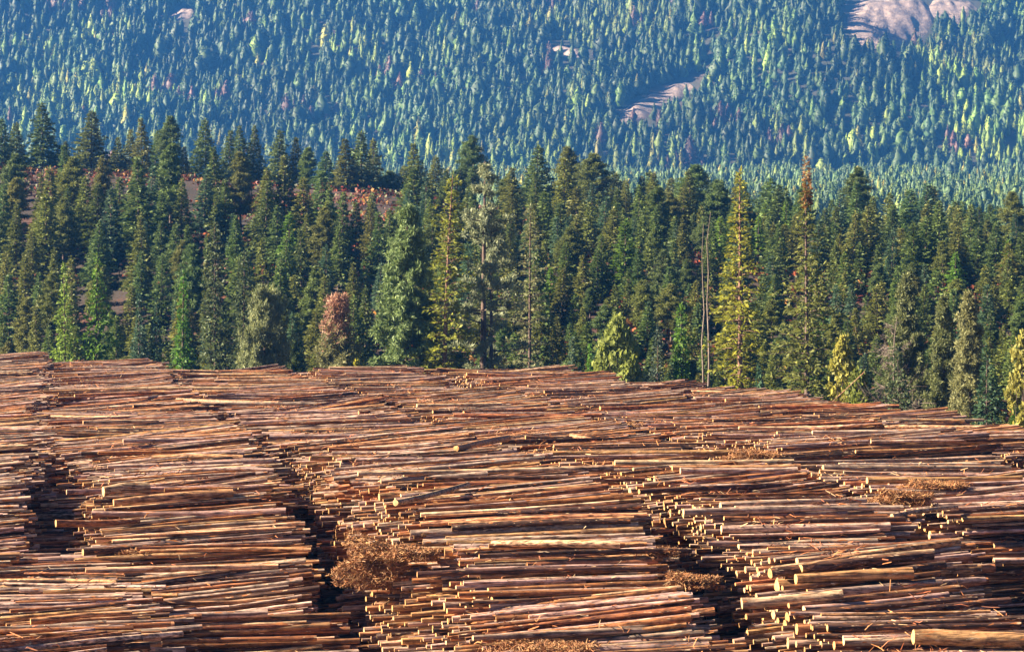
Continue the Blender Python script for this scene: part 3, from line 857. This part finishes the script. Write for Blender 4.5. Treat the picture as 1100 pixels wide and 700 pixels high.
def add_slope(pi, x, y, hs, ws, px, band):
    root = take(pi); col, w = look_color(pi)
    place(root, x, y, hs, ws, None, col)
    gx, gy = to_px(x, y, float(terrain(x, y)))
    SLOPE.append([root, protos[pi][1], w, gx, gy, band, hs * protos[pi][3], ws / hs])
    taken.append((x, y))
for (px, yt, wpx) in CREST:
    if px > 880 and yt > 205: yt += 8
    s = px / 1100; Y = crest_y(s) + rng.uniform(-12, 6)
    x = (px - 550) / FPX * Y; pi = int(rng.choice([0, 1, 2, 3, 4, 0, 1, 2, 5, 6, 7]))
    g = float(terrain(x, Y)); top = CAMZ + (HORY - yt) / FPX * Y; h = top - g
    if h < 3: continue
    add_slope(pi, x, Y, h / protos[pi][3], (wpx * .62 * Y / FPX) / protos[pi][4], px, 'crest')
nfir = 0
cand = 0
EXTRA = []
while cand < 22000:
    cand += 1
    px = rng.uniform(-25, 1125); s = px / 1100
    f, c = foot_y(s) + 6, crest_y(s) - 8
    t = rng.random() ** .9; Y = f + (c - f) * t; x = (px - 550) / FPX * Y
    # thinner on the red bank below the left of the crest
    if t > (.62 if px < 430 else .80 if px < 700 else .9): continue
    if px < 430 and t > .46 and rng.random() < .5: continue
    if not free(x, Y, (4.0 if px > 430 else 4.5) * (Y / 310)): continue
    pi = int(rng.choice(11, p=[.15, .15, .15, .15, .12, .05, .05, .04, .055, .055, .03]))
    hp = rng.normal(70, 15) if px < 400 else rng.normal(50, 11)
    h = float(np.clip(hp * Y / FPX, 2.2, 13))
    if t > .62 and px < 430: h *= .8
    band = 'low slope' if t < .33 else 'mid slope' if t < .66 else 'upper slope'
    hs = h / protos[pi][3]
    EXTRA.append((pi, x, Y, hs, hs * (rng.uniform(1.05, 1.5) if px < 430 else rng.uniform(1.3, 1.85)), px, band)); taken.append((x, Y))

def to_show(e):      # rough share of the picture a tree of the bank shows: the size of its upper half
    return e[3] * protos[e[0]][3] * e[4] / e[2] ** 2
EXTRA.sort(key=to_show, reverse=True)
nk = {}
for t in SLOPE: nk[t[1]] = nk.get(t[1], 0) + 1
MASS = []
for e in EXTRA:
    c = protos[e[0]][1]
    if nk.get(c, 0) < 292: nk[c] = nk.get(c, 0) + 1; add_slope(*e)
    else: MASS.append(e)
rs2 = np.random.default_rng(99)     # the same wood goes on past both sides of the view
for _ in range(5000):
    px = float(rs2.uniform(1128, 1420) if rs2.random() < .6 else rs2.uniform(-240, -28)); s_ = px / 1100
    t = rs2.random(); Y = foot_y(s_) + 6 + (crest_y(s_) - foot_y(s_) - 4) * t; x = (px - 550) / FPX * Y
    if not free(x, Y, 4.4 * (Y / 310)): continue
    pi = int(rs2.choice([0, 1, 2, 3, 4, 8, 9])); hs = float(np.clip(rs2.normal(60, 13) * Y / FPX, 2.5, 13)) / protos[pi][3]
    MASS.append((pi, x, Y, hs, hs * float(rs2.uniform(1.2, 1.7)), px, '')); taken.append((x, Y))

# labels: cell = nearest landmark column and band
LAND = [(20, 'the left edge'), (85, 'the young larch pair'), (160, 'the spruce pair'), (230, 'the tall dense fir'), (290, 'the round bushy pine'), (364, 'the red-topped pine'),
        (437, 'the cone-shaped pine'), (519, 'the forked pine'), (590, 'the layered olive fir'), (664, 'the pale leafy tree'), (732, 'the twin bare poles'),
        (795, 'the golden larch'), (867, 'the rusty-tipped larch'), (915, 'the yellow-leaved tree'), (965, 'the dead grey tree'), (1043, 'the pale olive pine'), (1090, 'the right edge')]
cells = {}
for t in SLOPE:
    lm = min(LAND, key=lambda q: abs(q[0] - t[3]))[1]
    cells.setdefault((lm, t[5]), []).append(t)
for (lm, band), lst in cells.items():
    lst.sort(key=lambda t: t[3])
    kinds = {}
    for t in lst: kinds.setdefault(t[1], []).append(t)
    for t in lst:
        j = kinds[t[1]].index(t); nk = len(kinds[t[1]])
        shape = 'slim' if t[7] < 1.15 else 'broad' if t[7] > 1.5 else ''
        place_ = 'on the crest above' if band == 'crest' else f'on {band} behind'
        rank = 'only' if nk == 1 else 'leftmost' if j == 0 else 'rightmost' if j == nk - 1 else ordinal(j)
        lab = f"{rank} {t[1]} {'' if rank in ('only', 'leftmost', 'rightmost') else 'from left '}{place_} {lm}, {(shape + ' and ') if shape else ''}{t[2]}"
        tag(t[0], lab, t[1], 'conifers on the wooded bank')
for pi, p in enumerate(protos):
    if pi not in used:
        for ch in list(p[2].children): bpy.data.objects.remove(ch)
        bpy.data.objects.remove(p[2])

if MASS:
    gm = Geo(); tm = []; lite = []
    for i in range(7):
        g_, _w = conifer(260 + i, 12, 2.2, .04, .58, 6, 9, .82, .22, .92 + .06 * i, .18, .3, limbs=False, foot=.75); lite.append((np.concatenate(g_.V), np.concatenate(g_.sh)))
    for e in MASS:
        vv, sv = lite[int(rng.integers(0, 7))]; hk = e[3] * protos[e[0]][3] / 12
        a = rng.uniform(0, 6.28); ca, sa = math.cos(a), math.sin(a)
        W = np.c_[(vv[:, 0] * ca - vv[:, 1] * sa) * hk * e[4] / e[3] + e[1], (vv[:, 0] * sa + vv[:, 1] * ca) * hk * e[4] / e[3] + e[2], vv[:, 2] * hk + float(terrain(e[1], e[2]))]
        gm.add(W, np.arange(len(W)).reshape(-1, 4), sv); tm.append(np.tile(look_color(e[0])[0], (len(W), 1)))
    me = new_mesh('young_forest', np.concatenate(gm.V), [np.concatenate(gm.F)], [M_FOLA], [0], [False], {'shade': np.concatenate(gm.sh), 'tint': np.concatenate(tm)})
    tag(link('young_forest', me), 'smaller young conifers filling the wooded bank between the larger trees', 'forest', kind='stuff')

# undergrowth: rust, red and yellow shrubs over the bank (uncountable)
def shrub_mass(name, label, P, size, cols, per, mat):
    n = len(P); c = np.repeat(P, per, axis=0) + rng.normal(0, 1, (n * per, 3)) * np.array([size, size, size * .5]); c[:, 2] += size * .45
    d = rng.normal(0, 1, c.shape); g = Geo(); kites(g, c, d, np.full(len(c), size * .55), .4, rng, 1.5)
    ci = rng.integers(0, len(cols), n); t_ = np.repeat(np.array(cols)[ci] * rng.uniform(.7, 1.3, (n, 1)), per * 4, axis=0)
    me = new_mesh(name, np.concatenate(g.V), [np.concatenate(g.F)], [mat], [0], [False], {'shade': np.concatenate(g.sh), 'tint': t_})
    return tag(link(name, me), label, 'undergrowth', kind='stuff')
N = 5200
px = rng.uniform(-40, 1140, N); s = px / 1100; t = rng.random(N); Y = foot_y(s) + (crest_y(s) - 4 - foot_y(s)) * t; X = (px - 550) / FPX * Y
keep = (vnoise(X / 9, Y / 9, 77) > -.1); X, Y = X[keep], Y[keep]
shrub_mass('undergrowth', 'low rust-red and brown shrubs covering the bank between the trees', np.c_[X, Y, terrain(X, Y)], .7,
           [(.20, .045, .025), (.26, .07, .03), (.13, .05, .03), (.09, .10, .035), (.30, .15, .04), (.07, .085, .035)], 16, M_FAR)

# ------------------------------------------------------------------ far forest (one mass per stretch)
def far_protos(n_p, width):
    ps = []; NK = 120
    for i in range(n_p):
        rs = np.random.default_rng(300 + i); kind = i % 4; lean = rs.normal(0, .02, 2)
        SD, RG = 7, 6; ph = rs.uniform(0, 6.28, 3)
        def prof(t):
            return width * ((1 - t) ** (.8, 1.0, .55, .7)[kind] * min(1, .55 + (2.2, 3, 1.2, 1.6)[kind] * t) * (1, .8, 1.1, .9)[kind] + .004)
        B = np.zeros((RG, SD, 3))
        for r in range(RG):
            t = r / (RG - 1); z = .05 + .93 * t
            for j in range(SD):
                a = 2 * math.pi * (j + .5 * (r % 2)) / SD
                k = prof(t) * (.86 + .20 * math.sin(2 * a + ph[0] + 5 * t) + .24 * rs.normal()) * (1.12 if r % 2 else .86)
                B[r, j] = (lean[0] * z + math.cos(a) * max(k, .004), lean[1] * z + math.sin(a) * max(k, .004), z + rs.normal(0, .016) - (.02 if r % 2 else 0))
        F = [(r * SD + j, r * SD + (j + 1) % SD, (r + 1) * SD + (j + 1) % SD, (r + 1) * SD + j) for r in range(RG - 1) for j in range(SD)]
        B[:, :, :2] *= .66; V = [B.reshape(-1, 3)]; nb = RG * SD; F = [np.array(F)]
        for b in range(NK):
            t = rs.random() ** 1.2 * .97; a = rs.uniform(0, 6.28); k = prof(t); z = .05 + .93 * t
            q = k * rs.uniform(.75, 1.35); o = np.array([math.cos(a) * k * .45, math.sin(a) * k * .45, z + rs.uniform(.02, .06)])
            tip = np.array([math.cos(a) * q, math.sin(a) * q, z - rs.uniform(-.02, .05)])
            sd = np.array([-math.sin(a), math.cos(a), rs.normal(0, .15)]) * rs.uniform(.015, .034)
            m = (o + tip) / 2
            V.append(np.array([o, m + sd, tip, m - sd])); F.append(np.array([[nb, nb + 1, nb + 2, nb + 3]])); nb += 4
        sh = np.concatenate([np.clip(rs.normal(.5, .10, RG * SD), 0, 1), np.repeat(np.clip(rs.normal(.5, .11, NK), 0, 1), 4)])
        ps.append((np.concatenate(V), sh, np.concatenate(F)))
    return ps
FP = far_protos(20, .44)

def forest(name, label, X, Y, Hh, Wd, col, mat=M_FAR):
    Z = terrain(X, Y); ids = rng.integers(0, len(FP), len(X)); VV, SH, TT, FF = [], [], [], []; nv0 = 0
    for i, (pv, ps, pf) in enumerate(FP):
        s = np.where(ids == i)[0]; a = rng.uniform(0, 6.28, len(s)); ca, sa = np.cos(a)[:, None], np.sin(a)[:, None]
        x = pv[None, :, 0] * ca - pv[None, :, 1] * sa; y = pv[None, :, 0] * sa + pv[None, :, 1] * ca
        h = Hh[s][:, None]; w = (Hh[s] * Wd[s])[:, None]
        v = np.stack([X[s][:, None] + x * w, Y[s][:, None] + y * w, Z[s][:, None] + pv[None, :, 2] * h - .3], 2)
        FF.append(((np.arange(len(s)) * len(pv) + nv0)[:, None, None] + pf[None]).reshape(-1, 4)); nv0 += len(s) * len(pv)
        VV.append(v.reshape(-1, 3)); SH.append(np.tile(ps, len(s))); TT.append(np.repeat(col[s], len(pv), axis=0))
    V = np.concatenate(VV); F = np.concatenate(FF)
    me = new_mesh(name, V, [F], [mat], [0], [True], {'shade': np.concatenate(SH), 'tint': np.concatenate(TT)})
    return tag(link(name, me), label, 'forest', kind='stuff')

ROCKS = [  # px, py centre, half width px, half height px, tilt deg, label
    (706, 111, 54, 13, 25, 'long pale pink-grey bald rock slab slanting on the mid mountain'),
    (956, 23, 50, 34, 3, 'large rounded grey-pink rock dome at the top right of the mountain'),
    (1024, 12, 30, 16, -6, 'smaller darker rock face right of the large rounded dome'),
    (612, 57, 24, 5, -14, 'thin low rock ledge showing among trees left of the slanting slab'),
    (196, 17, 16, 7, 10, 'small pinkish rock patch high on the left of the mountain')]
def mt_y(px, py):
    """distance at which the sight line of a pixel meets the mountain"""
    Ys = np.arange(1500, 2420, 3.0); X = (px - 550) / FPX * Ys
    d = CAMZ - (py - HORY) / FPX * Ys - terrain(X, Ys)
    i = np.where(d < 0)[0]
    return float(Ys[i[0]]) if len(i) else 2000.0

def in_rock(px, py, grow=1.0, low=0.0):
    m = np.zeros(np.shape(px), bool)
    for (cx, cy, a, b, ang, _) in ROCKS:
        w = R_(ang); dx = px - cx; dy = -(py - cy) + low
        u = dx * math.cos(w) + dy * math.sin(w); v = -dx * math.sin(w) + dy * math.cos(w)
        m |= (u / (a * grow)) ** 2 + (v / (b * grow)) ** 2 < 1
    return m

n = 34000
px = rng.uniform(-160, 1260, n); Y = np.sqrt(rng.uniform(1585 ** 2, 2080 ** 2, n)); X = (px - 550) / FPX * Y
gx, gy = to_px(X, Y, terrain(X, Y))
dn = vnoise(X / 60, Y / 75, 51) + .5 * vnoise(X / 24, Y / 30, 52)
keep = (rng.random(n) < np.clip(.86 + .35 * dn, .25, 1)) & ~in_rock(gx, gy, 1.12)
# a band just below each rock is kept open so that the tree tops do not hide it
keep &= ~((in_rock(gx, gy - 8, 1.0) | in_rock(gx, gy - 16, .95)) & (rng.random(n) < .7))
# thin out to spacing
X, Y, gx, gy = X[keep], Y[keep], gx[keep], gy[keep]
cellsz = 6.7; key = np.floor(X / cellsz).astype(int) * 100000 + np.floor(Y / cellsz).astype(int)
_, first = np.unique(key, return_index=True); X, Y, gx, gy = X[first], Y[first], gx[first], gy[first]
n = len(X)
pal = np.array([(.036, .066, .020), (.055, .094, .022), (.036, .068, .028), (.085, .140, .024), (.145, .195, .028), (.21, .20, .035), (.115, .062, .046)])
patchy = vnoise(X / 45, Y / 60, 61) + .4 * vnoise(X / 15, Y / 18, 62)
low = np.clip((gy - 130) / 70, 0, 1)
for (ax_, ay_, aw_, ah_) in ((1035, 75, 60, 30), (1065, 165, 60, 22), (90, 110, 110, 22), (560, 190, 200, 20), (640, 30, 90, 25), (930, 50, 40, 10), (380, 60, 40, 20)):
    patchy = np.where(((gx - ax_) / aw_) ** 2 + ((gy - ay_) / ah_) ** 2 < 1 + .4 * vnoise(X / 12, Y / 12, 67), 2.0, patchy)
pl = np.clip(.06 + .35 * (patchy > .5) + .45 * (patchy > 1.5) + .12 * low, 0, .92)
ci = np.where(rng.random(n) < pl, rng.choice([3, 4, 4, 5], n, p=[.45, .25, .22, .08]), rng.choice([0, 1, 2, 3], n, p=[.4, .25, .28, .07]))
ci = np.where((vnoise(X / 30, Y / 40, 71) > .62) & (rng.random(n) < .55), 6, ci)
col = pal[ci] * np.clip(1 + .5 * vnoise(X / 85, Y / 110, 63), .5, 1.6)[:, None] * rng.uniform(.75, 1.3, (n, 1)) * rng.uniform(.93, 1.07, (n, 3))  # broad lighter and darker stands in the tint imitate ridge shadow bands
hgt = np.clip(rng.normal(13.5, 4.2, n) + 4.5 * vnoise(X / 30, Y / 36, 66), 5, 26) * np.where(ci == 3, .95, 1); wd = rng.uniform(.75, 1.15, n) * np.where((ci >= 3) & (ci <= 5), .85, 1.08)
forest('mountain_forest', 'blue-hazed conifer forest covering the mountain slope', X, Y, hgt, wd, col)

n = 17000
px = rng.uniform(380, 1560, n); Y = rng.uniform(640, 1560, n); X = (px - 550) / FPX * Y
keep = vnoise(X / 40, Y / 60, 81) > -.35
X, Y = X[keep], Y[keep]; n = len(X)
ci = rng.choice([0, 1, 2, 3, 4], n, p=[.34, .30, .22, .1, .04])
col = np.array([(.08, .14, .055), (.115, .18, .05), (.068, .115, .06), (.16, .21, .04), (.30, .26, .04)])[ci] * rng.uniform(.8, 1.25, (n, 1))
forest('valley_forest', 'lighter young trees on the valley floor behind the wooded bank', X, Y, np.clip(rng.normal(8.5, 2, n), 4, 14), rng.uniform(.7, 1.1, n), col)

# bald rocks
for (cx, cy, a, b, ang, lab) in ROCKS:
    w = R_(ang)
    g = np.linspace(-1, 1, 41); U, Vv = np.meshgrid(g, g); rr = np.sqrt(U ** 2 + Vv ** 2)
    gpx = cx + a * U * math.cos(w) - b * Vv * math.sin(w); gpy = cy - (a * U * math.sin(w) + b * Vv * math.cos(w))
    Y = np.array([mt_y(p, q) for p, q in zip(gpx.ravel(), gpy.ravel())]).reshape(U.shape)
    k5 = np.pad(Y, 2, mode='edge'); Y = sum(k5[i:i + 41, j:j + 41] for i in range(5) for j in range(5)) / 25
    X = (gpx - 550) / FPX * Y; mpp = Y.mean() / FPX
    hb = np.clip(1 - rr ** 2, 0, 1) ** .55
    rough = .24 * vnoise(X / 11, Y / 30, 91) + .16 * vnoise(X / 4, Y / 12, 92)
    Z = terrain(X, Y) - 2.5 + (b * mpp * .12 + 4.6) * hb * (1 + rough)
    i = np.arange(41 * 41).reshape(41, 41)
    F = np.c_[i[:-1, :-1].ravel(), i[:-1, 1:].ravel(), i[1:, 1:].ravel(), i[1:, :-1].ravel()]
    cxy = np.array([X.mean(), Y.mean(), Z.min()])
    o = link('rock_outcrop', new_mesh('rock_outcrop', np.c_[X.ravel(), Y.ravel(), Z.ravel()] - cxy, [F], [M_ROCK], [0], [True])); o.location = cxy
    tag(o, lab, 'rock', 'bald rocks on the mountain')

# ------------------------------------------------------------------ air
hz = bpy.data.materials.new('haze_air'); hz.use_nodes = True; nt = hz.node_tree
for x in list(nt.nodes):
    if x.type == 'BSDF_PRINCIPLED': nt.nodes.remove(x)
pv = nt.nodes.new('ShaderNodeVolumePrincipled'); pv.inputs['Color'].default_value = (.07, .33, 1.0, 1); pv.inputs['Density'].default_value = .000125
pv.inputs['Anisotropy'].default_value = .1
nt.links.new(pv.outputs[0], [x for x in nt.nodes if x.type == 'OUTPUT_MATERIAL'][0].inputs['Volume'])
zt = 470.0
bx = np.array([(sx, sy, sz) for sx in (-1450, 1450) for sy in (-230, 2880) for sz in (-60, zt)], float)
fb = np.array([(0, 1, 3, 2), (4, 6, 7, 5), (0, 4, 5, 1), (2, 3, 7, 6), (0, 2, 6, 4), (1, 5, 7, 3)])
tag(link('haze', new_mesh('haze', bx, [fb], [hz], [0])), 'thin blue air between the yard and the mountain', 'haze', kind='stuff')

# ------------------------------------------------------------------ light, camera
sc = bpy.context.scene
to_sun = np.array([-.95, -.07, 0]); to_sun /= np.linalg.norm(to_sun); EL = R_(28)
w = bpy.data.worlds.new('World'); sc.world = w; w.use_nodes = True
sky = w.node_tree.nodes.new('ShaderNodeTexSky'); sky.sky_type = 'NISHITA'; sky.sun_disc = False; sky.air_density = .15; sky.dust_density = .15; sky.altitude = 1200
sky.sun_elevation = EL; sky.sun_rotation = math.atan2(to_sun[0], to_sun[1]) % (2 * math.pi)
bg = w.node_tree.nodes['Background']; bg.inputs['Strength'].default_value = .05
w.node_tree.links.new(sky.outputs[0], bg.inputs['Color'])
sl = bpy.data.lights.new('sun', 'SUN'); sl.energy = 5.0; sl.angle = R_(.53); sl.color = (1, .85, .63)
so = bpy.data.objects.new('sun', sl); C.objects.link(so)
from mathutils import Vector
dirv = Vector((-to_sun[0] * math.cos(EL), -to_sun[1] * math.cos(EL), -math.sin(EL)))
so.rotation_euler = dirv.to_track_quat('-Z', 'Y').to_euler(); so.location = (-60, -20, 60)

cam = bpy.data.cameras.new('camera'); co = bpy.data.objects.new('camera', cam); C.objects.link(co)
cam.sensor_width = 36; cam.lens = 36 * FPX / 1100; cam.clip_end = 20000; cam.clip_start = 1
cam.shift_y = -(350 - HORY) / 1100
co.location = (0, 0, CAMZ); co.rotation_euler = (math.pi / 2, 0, 0)
sc.camera = co
vs_ = sc.view_settings; vs_.view_transform = 'Standard'; vs_.look = 'None'; vs_.gamma = 1; vs_.exposure = 2.35
sc.cycles.max_bounces = 6; sc.cycles.diffuse_bounces = 2; sc.cycles.transmission_bounces = 2; sc.cycles.volume_bounces = 0; sc.cycles.transparent_max_bounces = 8
print('LOGS', NL, 'single', len(single), 'slope', len(SLOPE))
